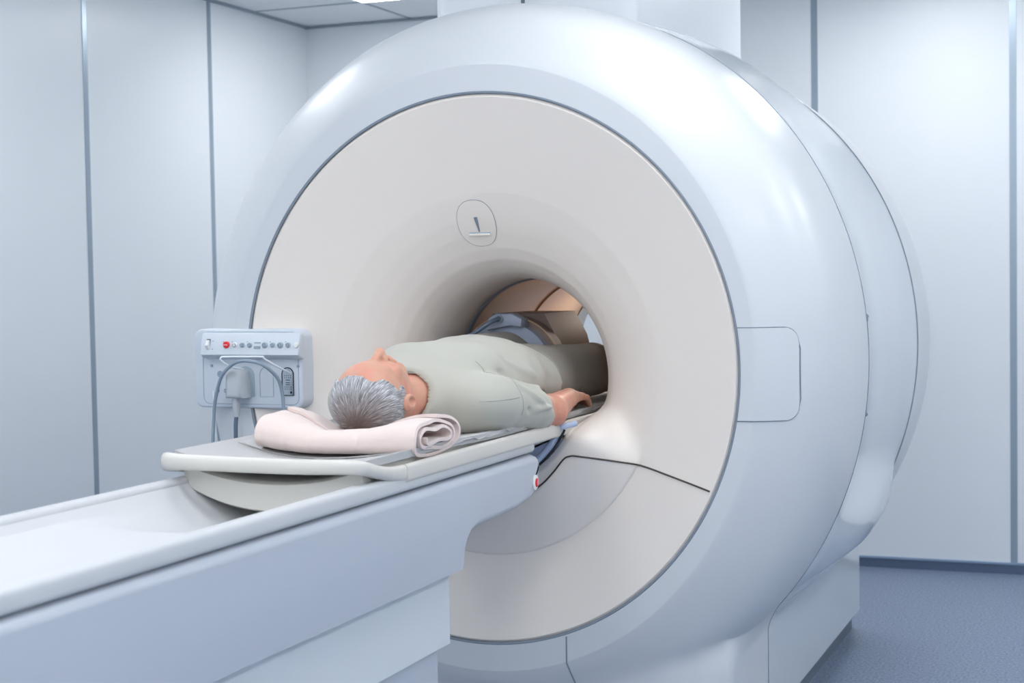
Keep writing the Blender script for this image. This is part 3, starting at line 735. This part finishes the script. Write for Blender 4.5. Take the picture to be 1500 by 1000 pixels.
# ------------------------------------------------------------------ signed distance modelling
class Field:
    def __init__(s, xs, ys, zs):
        s.xs, s.ys, s.zs = [np.array(a, np.float32) for a in (xs, ys, zs)]; s.F = np.full((len(xs), len(ys), len(zs)), 1.0, np.float32)
    def sub(s, lo, hi, pad):
        sl = []
        for a, l, h in zip((s.xs, s.ys, s.zs), lo, hi):
            i0 = int(np.searchsorted(a, l - pad)); i1 = int(np.searchsorted(a, h + pad)); sl.append(slice(max(i0, 0), max(i1, i0 + 1)))
        X = s.xs[sl[0]][:, None, None]; Y = s.ys[sl[1]][None, :, None]; Z = s.zs[sl[2]][None, None, :]
        return tuple(sl), X, Y, Z
    def mix(s, sl, d, k, op):
        A = s.F[sl]
        if op == 'u':
            h = np.clip(.5 + .5 * (A - d) / k, 0, 1) if k > 0 else (d < A).astype(np.float32)
            s.F[sl] = A * (1 - h) + d * h - k * h * (1 - h)
        else:
            h = np.clip(.5 - .5 * (A + d) / k, 0, 1); s.F[sl] = A * (1 - h) + (-d) * h + k * h * (1 - h)
    def cap(s, a, b, ra, rb, k=.01, op='u', sq=(1, 1, 1)):
        a = np.array(a, float); b = np.array(b, float); R = max(ra, rb)
        sl, X, Y, Z = s.sub(np.minimum(a, b) - R / min(sq), np.maximum(a, b) + R / min(sq), max(k * 2, .03))
        if 0 in s.F[sl].shape: return
        q = np.array(sq, float); a2, b2 = a * q, b * q; X, Y, Z = X * q[0], Y * q[1], Z * q[2]
        d = b2 - a2; L = float(d @ d) + 1e-12
        t = np.clip(((X - a2[0]) * d[0] + (Y - a2[1]) * d[1] + (Z - a2[2]) * d[2]) / L, 0, 1)
        D = np.sqrt((X - a2[0] - t * d[0]) ** 2 + (Y - a2[1] - t * d[1]) ** 2 + (Z - a2[2] - t * d[2]) ** 2) - (ra + (rb - ra) * t)
        s.mix(sl, (D / max(q)).astype(np.float32), k, op)
    def ell(s, c, r, k=.01, op='u', rot=0.0):
        c = np.array(c, float); r = np.array(r, float); R = max(r)
        sl, X, Y, Z = s.sub(c - R, c + R, max(k * 2, .03))
        if 0 in s.F[sl].shape: return
        dx, dy, dz = X - c[0], Y - c[1], Z - c[2]
        if rot: ca, sa = math.cos(rot), math.sin(rot); dy, dz = ca * dy + sa * dz, -sa * dy + ca * dz
        k0 = np.sqrt((dx / r[0]) ** 2 + (dy / r[1]) ** 2 + (dz / r[2]) ** 2); k1 = np.sqrt((dx / r[0] ** 2) ** 2 + (dy / r[1] ** 2) ** 2 + (dz / r[2] ** 2) ** 2) + 1e-6
        s.mix(sl, (k0 * (k0 - 1) / k1).astype(np.float32), k, op)
    def mesh(s):
        F = s.F; ins = F < 0; nx, ny, nz = F.shape
        c = np.zeros((nx - 1, ny - 1, nz - 1), np.int8)
        for i in (0, 1):
            for j in (0, 1):
                for k in (0, 1): c += ins[i:nx - 1 + i, j:ny - 1 + j, k:nz - 1 + k]
        act = (c > 0) & (c < 8); idx = -np.ones(act.shape, np.int64); ijk = np.argwhere(act); idx[act] = np.arange(len(ijk))
        P = np.zeros((len(ijk), 3)); W = np.zeros(len(ijk)); ax = (s.xs, s.ys, s.zs)
        cor = [(i, j, k) for i in (0, 1) for j in (0, 1) for k in (0, 1)]
        for a in cor:
            for d in range(3):
                if a[d] == 0:
                    b_ = list(a); b_[d] = 1
                    ia = ijk + np.array(a); ib = ijk + np.array(b_)
                    fa = F[ia[:, 0], ia[:, 1], ia[:, 2]].astype(float); fb = F[ib[:, 0], ib[:, 1], ib[:, 2]].astype(float)
                    m = (fa < 0) != (fb < 0); t = np.where(m, fa / (fa - fb + (fa == fb)), 0)
                    pa = np.stack([ax[q][ia[:, q]] for q in range(3)], 1); pb = np.stack([ax[q][ib[:, q]] for q in range(3)], 1)
                    P += (pa + (pb - pa) * t[:, None]) * m[:, None]; W += m
        P /= W[:, None]; faces = []
        for d in range(3):
            e1, e2 = [(1, 2), (2, 0), (0, 1)][d]
            lo = [slice(None)] * 3; hi = [slice(None)] * 3; lo[d] = slice(0, -1); hi[d] = slice(1, None)
            ch = ins[tuple(lo)] != ins[tuple(hi)]; q = np.argwhere(ch)
            ok = (q[:, e1] > 0) & (q[:, e2] > 0) & (q[:, e1] < F.shape[e1] - 1) & (q[:, e2] < F.shape[e2] - 1); q = q[ok]
            o1 = np.zeros(3, int); o1[e1] = 1; o2 = np.zeros(3, int); o2[e2] = 1
            g = lambda p: idx[p[:, 0], p[:, 1], p[:, 2]]
            fs = np.stack([g(q - o1 - o2), g(q - o2), g(q), g(q - o1)], 1)
            flip = ~ins[tuple(lo)][tuple(q.T)]; fs[flip] = fs[flip][:, ::-1]; faces.append(fs)
        Fc = np.concatenate(faces); return P, Fc[(Fc >= 0).all(1)]
def relax(P, Fc, it=2, lam=.5):
    P = P.copy()
    E = np.concatenate([Fc[:, [0, 1]], Fc[:, [1, 2]], Fc[:, [2, 3]], Fc[:, [3, 0]]])
    for _ in range(it):
        S = np.zeros_like(P); n_ = np.zeros(len(P))
        for a, b_ in ((0, 1), (1, 0)):
            np.add.at(S, E[:, a], P[E[:, b_]]); np.add.at(n_, E[:, a], 1)
        P += lam * (S / np.maximum(n_, 1)[:, None] - P)
    return P
def meshobj(name, P, Fc, m, parent):
    me = bpy.data.meshes.new(name); me.vertices.add(len(P)); me.vertices.foreach_set('co', P.astype(np.float32).ravel())
    me.loops.add(Fc.size); me.loops.foreach_set('vertex_index', Fc.astype(np.int32).ravel())
    me.polygons.add(len(Fc)); me.polygons.foreach_set('loop_start', np.arange(0, Fc.size, 4, dtype=np.int32)); me.polygons.foreach_set('use_smooth', np.ones(len(Fc), bool))
    me.update(calc_edges=True); me.validate(); me.materials.append(M[m]); o = bpy.data.objects.new(name, me); return link(o, parent)
def axis(segs):
    out = [segs[0][0]]
    for a, b_, h in segs:
        n_ = max(1, int(round((b_ - a) / h))); out += [a + (b_ - a) * k / n_ for k in range(1, n_ + 1)]
    return out

# ------------------------------------------------------------------ the man
O = np.array([0, -.630, 1.116]); TILT = math.radians(4)
def hd(s, u_, f_):                      # head frame: s side, u towards crown, f towards the face
    ca, sa = math.cos(TILT), math.sin(TILT); return O + np.array([s, -(u_ * ca) - f_ * sa * 0 + f_ * sa * -1 * -1 * 0 - f_ * sa, -u_ * sa + f_ * ca])
def head(fd, g=0.0, skull_only=False):
    fd.ell(hd(0, .020, -.006), (.077 + g, .100 + g, .080 + g), .01)
    fd.ell(hd(0, .035, .012), (.068 + g, .078 + g, .078 + g), .02)
    if skull_only: return
    fd.ell(hd(0, -.042, .022), (.061, .078, .062), .02)
    fd.cap(hd(0, -.108, .052), hd(0, -.098, .060), .022, .018, .02)
    for s in (1, -1):
        fd.cap(hd(s * .054, -.060, -.006), hd(s * .016, -.112, .050), .017, .015, .018)
        fd.cap(hd(s * .012, .010, .078), hd(s * .042, .008, .066), .009, .007, .014)
        fd.ell(hd(s * .043, -.030, .058), (.020, .024, .020), .014)
        fd.ell(hd(s * .031, -.012, .092), (.017, .011, .012), .010, 's')
        fd.ell(hd(s * .031, -.012, .071), (.015, .013, .0125), .003)
        fd.cap(hd(s * .018, -.019, .0815), hd(s * .044, -.019, .075), .0022, .0018, .003)
        fd.ell(hd(s * .0105, -.047, .088), (.008, .010, .009), .005)
        fd.cap(hd(s * .002, -.0765, .0865), hd(s * .022, -.079, .077), .0055, .003, .004)
        fd.cap(hd(s * .002, -.0865, .085), hd(s * .020, -.085, .077), .006, .003, .004)
        # ear: rim, lobe, hollow
        E_ = hd(s * .079, -.020, -.012)
        fd.ell(E_ + np.array([s * .003, 0, 0]), (.010, .033, .021), .005)
        fd.ell(E_ + np.array([s * .012, .003, .002]), (.011, .019, .011), .003, 's')
        fd.cap(E_ + np.array([s * .003, -.024, .008]), E_ + np.array([s * .005, -.018, -.013]), .0045, .004, .004)
    fd.cap(hd(0, .004, .080), hd(0, -.044, .103), .008, .0105, .010)
    fd.ell(hd(0, -.045, .103), (.011, .011, .010), .006)
NB = np.array([0, -.43, 1.092])
def torso(fd, g=0.0):
    fd.cap(hd(0, -.055, -.022), NB, .053 + g, .058 + g, .03)
    fd.cap((-.13, -.385, 1.085), (.13, -.385, 1.085), .060 + g, .060 + g, .05)
    fd.ell((0, -.25, 1.115), (.175 + g, .19 + g, .104 + g), .04)
    fd.ell((0, -.05, 1.120), (.175 + g, .24 + g, .107 + g), .04)
    fd.ell((0, .17, 1.100), (.172 + g, .17 + g, .096 + g), .04)
    for s in (1, -1): fd.ell((s * .08, -.27, 1.165), (.075 + g, .08 + g, .045 + g), .03)
def upper_arm(fd, s, g=0.0):
    fd.ell((s * .178, -.365, 1.085), (.060 + g, .075 + g, .058 + g), .03)
    fd.cap((s * .19, -.34, 1.080), (s * .208, -.10, 1.048), .050 + g, .040 + g, .02)
def forearm(fd, s):
    fd.cap((s * .208, -.10, 1.048), (s * .218, -.03, 1.036), .040, .042, .02)
    fd.cap((s * .218, -.03, 1.038), (s * .204, .155, 1.058), .042, .027, .02)
def hand(fd, s):
    w = np.array([s * .203, .155, 1.058])
    fd.cap(w, w + [s * -.006, .035, -.002], .024, .026, .012, sq=(1, 1, 1.25))
    for q, dx in enumerate((-.024, -.008, .008, .022)):     # palm rays, then the fingers
        kn = w + np.array([s * (-.008 + dx), .088 - .006 * abs(q - 1), -.002 + .003 * (q == 1)])
        fd.cap(w + np.array([s * (-.006 + dx * .5), .03, 0]), kn, .014, .0115, .010)
        Ls = (.040, .045, .042, .033)[q]
        p1 = kn + np.array([s * (dx * .10), Ls, -.006]); p2 = p1 + np.array([0, Ls * .50, -.013]); p3 = p2 + np.array([0, Ls * .30, -.012])
        fd.cap(kn, p1, .0100, .0088, .003); fd.cap(p1, p2, .0088, .0080, .003); fd.cap(p2, p3, .0080, .0068, .003)
    t0 = w + np.array([s * -.022, .025, .004]); t1 = w + np.array([s * -.044, .060, .008]); t2 = w + np.array([s * -.050, .092, .004])
    fd.cap(w, t0, .016, .015, .01); fd.cap(t0, t1, .0135, .0110, .008); fd.cap(t1, t2, .0105, .0085, .004)
def legs(fd, g=0.0):
    for s in (1, -1):
        dz = .040 if s < 0 else -.004
        fd.cap((s * .080, .20, 1.100 + dz * .6), (s * .098, .66, 1.110 + dz), (.090 if s > 0 else .098) + g, .066 + g, .03)
        fd.cap((s * .098, .66, 1.110 + dz), (s * .10, 1.08, 1.07), .064 + g, .042 + g, .02)

xs = axis([(-.36, -.10, .006), (-.10, .10, .0026), (.10, .30, .0034), (.30, .36, .01)])
ys_ = axis([(-.80, -.44, .0025), (-.44, -.16, .006), (-.16, .36, .0035), (.36, 1.30, .012)])
zs = axis([(1.0, 1.26, .003)])
fd = Field(xs, ys_, zs); head(fd); torso(fd)
for s in (1, -1): upper_arm(fd, s); forearm(fd, s); hand(fd, s)
legs(fd)
for s in (1, -1): fd.cap((s * .10, 1.10, 1.068), (s * .115, 1.15, 1.20), .034, .022, .02)
P_, F_ = fd.mesh(); P_ = relax(P_, F_, 1, .4)
man = meshobj('person', P_, F_, 'skin', None)
tag(man, 'grey-haired man in sage shirt and dark trousers lying on his back on the table', 'person')

# hair
xs = axis([(-.11, .11, .0022)]); ys_ = axis([(-.80, -.56, .0022)]); zs = axis([(1.0, 1.26, .0022)])
fh = Field(xs, ys_, zs); head(fh, .0055, True)
sl, X, Y, Z = fh.sub((-1, -1, 0), (1, 1, 2), 0)
# coordinates in the head frame
dX = X - O[0] + 0 * Y + 0 * Z; dY = Y - O[1] + 0 * X + 0 * Z; dZ = Z - O[2] + 0 * X + 0 * Y
ca, sa = math.cos(TILT), math.sin(TILT); U = -(dY * ca) - dZ * sa; Fr = -dY * sa + dZ * ca
nz = .0006 * np.sin(dX * 300 + U * 90) * np.sin(U * 170) + .0004 * np.sin(dX * 520 - Fr * 60)
aX = np.abs(dX)
# hairline: receding forehead, deeper at the temples, sideburn in front of the ear
tt = np.clip((U - .015) / .06, 0, 1); tt = tt * tt * (3 - 2 * tt)
line = (.018 + .012 * np.exp(-((U + .008) / .02) ** 2)) * (1 - tt) + (.067 - .016 * np.exp(-((aX - .046) / .02) ** 2)) * tt
line = line + nz
d_line = Fr - line
d_low = -.028 - U + .045 * np.exp(-((Fr + .012) / .020) ** 2) + .02 * np.clip((-.03 - Fr) / .05, -1, 0)           # lower edge at the ears / nape
fh.F = np.maximum(fh.F, np.maximum(d_line * .7, d_low * .7 + nz)).astype(np.float32)
P_, F_ = fh.mesh(); P_ = relax(P_, F_, 1, .4)
W_ = np.array([.012, -.73, 1.063])                          # the whorl low at the back of the crown
rel = P_ - W_; rad = np.linalg.norm(rel, axis=1)
ang = np.arctan2(rel[:, 0], rel[:, 2] + .0001)
P_ = P_ + (.0007 * np.sin(ang * 36 + 8 * np.sin(rad * 30)) * np.clip(rad / .05, 0, 1))[:, None] * (P_ - O) / np.linalg.norm(P_ - O, axis=1)[:, None]
hair = meshobj('hair', P_, F_, 'hair', man)
a = hair.data.attributes.new('hairuv', 'FLOAT_VECTOR', 'POINT'); a.data.foreach_set('vector', np.stack([ang * 1.0, rad * 12, 0 * rad], 1).astype(np.float32).ravel())
tone = np.clip(1.15 - rad / .085, 0, 1) ** .9
a = hair.data.attributes.new('hairtone', 'FLOAT', 'POINT'); a.data.foreach_set('value', tone.astype(np.float32))
hair['label'] = 'short grey hair, browner at the crown'

# shirt
def ridge(F, X, Y, Z, a, b_, w, h):
    a = np.array(a, float); b_ = np.array(b_, float); d = b_ - a; L = d @ d
    t = np.clip(((X - a[0]) * d[0] + (Y - a[1]) * d[1] + (Z - a[2]) * d[2]) / L, 0, 1)
    D2 = (X - a[0] - t * d[0]) ** 2 + (Y - a[1] - t * d[1]) ** 2 + (Z - a[2] - t * d[2]) ** 2
    F -= (h * np.exp(-D2 / (w * w)) * np.clip(np.minimum(t, 1 - t) * 6 + .25, 0, 1)).astype(np.float32)
xs = axis([(-.33, .10, .006), (.10, .33, .0036)]); ys_ = axis([(-.50, .32, .0040)]); zs = axis([(1.0, 1.27, .0040)])
fs = Field(xs, ys_, zs); torso(fs, .014); fa = Field(xs, ys_, zs)
for s in (1, -1):
    upper_arm(fa, s, .014); fa.ell((s * .208, -.15, 1.055), (.056, .045, .052), .02)
sl, X, Y, Z = fs.sub((-1, -1, 0), (1, 1, 2), 0)
sle = (Y + .118 + (Z - 1.05) * .55 + .004 * np.sin(Z * 150)) + 0 * X
fa.F = np.maximum(fa.F, sle).astype(np.float32)
h_ = np.clip(.5 + .5 * (fs.F - fa.F) / .022, 0, 1); fs.F = (fs.F * (1 - h_) + fa.F * h_ - .022 * h_ * (1 - h_)).astype(np.float32)
# draped belly and wrinkles
rid = [((.02, -.34, 1.20), (.16, -.20, 1.19), .012, .006), ((.0, -.36, 1.19), (.13, -.31, 1.17), .010, .005), ((.15, -.33, 1.165), (.21, -.38, 1.11), .007, -.004),
       ((.17, -.30, 1.16), (.20, -.14, 1.13), .010, -.006), ((.14, -.24, 1.19), (.19, -.05, 1.13), .011, .006), ((.10, -.22, 1.21), (.18, .02, 1.12), .012, .006),
       ((.06, -.16, 1.225), (.17, .10, 1.13), .012, .005), ((.12, -.10, 1.20), (.19, .05, 1.10), .009, -.005), ((.05, -.05, 1.225), (.16, .17, 1.13), .011, .005),
       ((.13, .02, 1.18), (.18, .18, 1.09), .009, .006), ((.03, .05, 1.215), (.13, .24, 1.14), .012, .004), ((-.08, -.30, 1.22), (.08, -.25, 1.215), .012, .003),
       ((.22, -.33, 1.14), (.27, -.18, 1.07), .010, .006), ((.20, -.36, 1.10), (.27, -.25, 1.05), .009, -.005), ((.19, -.30, 1.14), (.235, -.12, 1.105), .009, .005),
       ((.23, -.30, 1.06), (.285, -.13, 1.06), .008, .005), ((.10, -.42, 1.12), (.19, -.40, 1.07), .008, .005), ((.08, -.41, 1.15), (.17, -.36, 1.14), .006, -.003),
       ((.15, -.05, 1.17), (.185, .08, 1.06), .008, .005), ((.10, .10, 1.18), (.165, .24, 1.08), .008, -.004)]
for a_, b_, w, h in rid: ridge(fs.F, X, Y, Z, a_, b_, w * .9, h * (2.0 if h > 0 else 1.4))
fs.F += (.0016 * np.sin(X * 41 + Y * 23) * np.sin(Y * 37 - Z * 30 + 1)).astype(np.float32)
inner = Field(xs, ys_, zs); torso(inner, .0035)
for s in (1, -1): upper_arm(inner, s, .005)
near = (Y < -.40) | (Y > .235) | ((Y > -.17) & (np.abs(X) > .168)); fs.F = np.where(near, np.maximum(fs.F, -inner.F), fs.F)
neck = np.sqrt((X * .92) ** 2 + (Z - 1.098) ** 2 * 1.0 + 0 * Y) - (.074 + (Y + .47) * .25)
collar = -(Y + .478 - (Z - 1.09) * .45)                                # opening plane of the collar, deeper at the throat
fs.F = np.maximum(fs.F, np.where(neck < .022, np.minimum(collar, -neck + .022), -1)).astype(np.float32)
hem = Y - (.285 - .06 * np.clip((Z - 1.05) / .15, 0, 1) - .05 * np.clip(-X / .15, -1, 0) * 0 + .008 * np.sin(X * 40))
fs.F = np.maximum(fs.F, hem.astype(np.float32))
P_, F_ = fs.mesh(); P_ = relax(P_, F_, 1, .5)
shirt = meshobj('shirt', P_, F_, 'shirt', man)
sbv = BVHTree.FromPolygons([tuple(p) for p in P_], [tuple(int(q) for q in f) for f in F_])
def drape(pts, c, m='shirt', r_=.0011, name='seam'):
    out = []
    for p in pts:
        p = Vector(p); d = (Vector(c) + Vector((0, p.y, 0)) - p); d.normalize(); h = sbv.ray_cast(p, d)
        if h[0]: out.append(tuple(h[0] - d * .0002))
    if len(out) > 3: obj(name, *tube(out, r_, 5), M[m], shirt)
drape([(.08 + .30 * math.sin(a), -.335 - .015 * math.cos(2 * a), 1.08 + .30 * math.cos(a)) for a in np.linspace(.50, 1.72, 30)], (.08, 0, 1.08), 'shirtseam')
drape([(.42, y, 1.098 + (y + .40) * .05) for y in np.linspace(-.452, -.345, 16)], (.0, 0, 1.098), 'shirtseam')
# trousers
xs = axis([(-.22, .22, .006)]); ys_ = axis([(.13, 1.12, .006)]); zs = axis([(1.0, 1.28, .006)])
ft = Field(xs, ys_, zs); legs(ft, .012); ft.ell((0, .17, 1.102), (.178, .17, .098), .04)
sl, X, Y, Z = ft.sub((-1, -1, 0), (1, 2, 2), 0)
for a_, b_, w, h in [((.03, .30, 1.19), (.16, .36, 1.12), .012, .006), ((.05, .42, 1.20), (.17, .50, 1.10), .012, .005), ((.06, .60, 1.19), (.165, .64, 1.10), .010, .006), ((.05, .68, 1.185), (.165, .72, 1.10), .010, .006), ((.10, .28, 1.17), (.17, .34, 1.05), .010, -.006)]:
    ridge(ft.F, X, Y, Z, a_, b_, w, h)
ft.F = np.maximum(ft.F, np.maximum(.15 - Y, Y - 1.07) + 0 * X + 0 * Z).astype(np.float32)
P_, F_ = ft.mesh(); P_ = relax(P_, F_, 1, .5); meshobj('trousers', P_, F_, 'trousers', man)

# ------------------------------------------------------------------ imaging coil arched over the far thigh
co = thing('body_coil', 'arched blue-grey imaging coil standing over the man\'s leg inside the bore', 'imaging coil', (-.08, .5, 1.03))
cx, cz0 = -.085, 1.108
def archband(ri, ro, y0, y1, a0=-1.75, a1=1.75, n_=40, sx=1.0):
    V, F = [], []
    for k in range(n_ + 1):
        a = a0 + (a1 - a0) * k / n_; s, c = math.sin(a), math.cos(a)
        for r_, y in ((ri, y0), (ro, y0), (ro, y1), (ri, y1)): V.append((cx + sx * r_ * s, y, cz0 + r_ * c))
    for k in range(n_):
        for q in range(4): F.append((k * 4 + q, k * 4 + (q + 1) % 4, (k + 1) * 4 + (q + 1) % 4, (k + 1) * 4 + q))
    F.append((0, 1, 2, 3)); F.append(tuple(n_ * 4 + q for q in range(4))); return V, F
obj('front_arch', *archband(.116, .150, .405, .44, -1.5, 1.5), M['coil'], co, True, 40)
obj('arch_shell', *archband(.128, .168, .44, .50, -1.5, 1.5), M['coilshade'], co, True, 40)
pts = [(cx + .168 * math.sin(a), .438, cz0 + .168 * math.cos(a)) for a in np.linspace(-1.5, 1.5, 40)]; obj('arch_trim', *tube(pts, .0028, 6), M['coiltrim'], co)
obj('coil_housing', *prism([(-.215, 1.06), (-.215, 1.19), (-.16, 1.283), (.005, 1.283), (.045, 1.21), (.06, 1.15), (.06, 1.09)] + [(cx + .122 * math.sin(a), cz0 + .122 * math.cos(a)) for a in np.linspace(1.7, -1.5, 24)], 'y', .50, .78), M['coilshade'], co, True, 30)
obj('connector_block', *prism([(-.135, 1.236), (-.128, 1.272), (-.105, 1.286), (-.055, 1.286), (-.022, 1.268), (-.024, 1.245), (-.06, 1.250)], 'y', .385, .44, .004, 2), M['coil'], co, True, 30)
obj('connector_socket', *join(tube([(-.093, .387, 1.270), (-.093, .378, 1.270)], [.0125, .0125], 20)), M['coil'], co)
obj('socket_ring', *tube([(-.093, .378, 1.270), (-.093, .374, 1.270)], [.0095, .0085], 16), M['kick'], co)
obj('cable', *tube(spline([(-.093, .376, 1.270), (-.105, .350, 1.262), (-.14, .335, 1.238), (-.19, .33, 1.20), (-.22, .33, 1.12), (-.225, .33, 1.045)], 6), .0065, 10), M['cabled'], co)

# ------------------------------------------------------------------ light and view
w = bpy.data.worlds.new('world'); bpy.context.scene.world = w; w.use_nodes = True
w.node_tree.nodes['Background'].inputs['Color'].default_value = (0.75, 0.85, 1, 1); w.node_tree.nodes['Background'].inputs['Strength'].default_value = 0.3
vs = bpy.context.scene.view_settings; vs.view_transform = 'Standard'; vs.look = 'None'; vs.gamma = 1; vs.use_curve_mapping = False; vs.exposure = 0.80
bpy.context.scene.cycles.use_denoising = True
bpy.context.scene.cycles.max_bounces = 10
bpy.context.scene.cycles.diffuse_bounces = 6
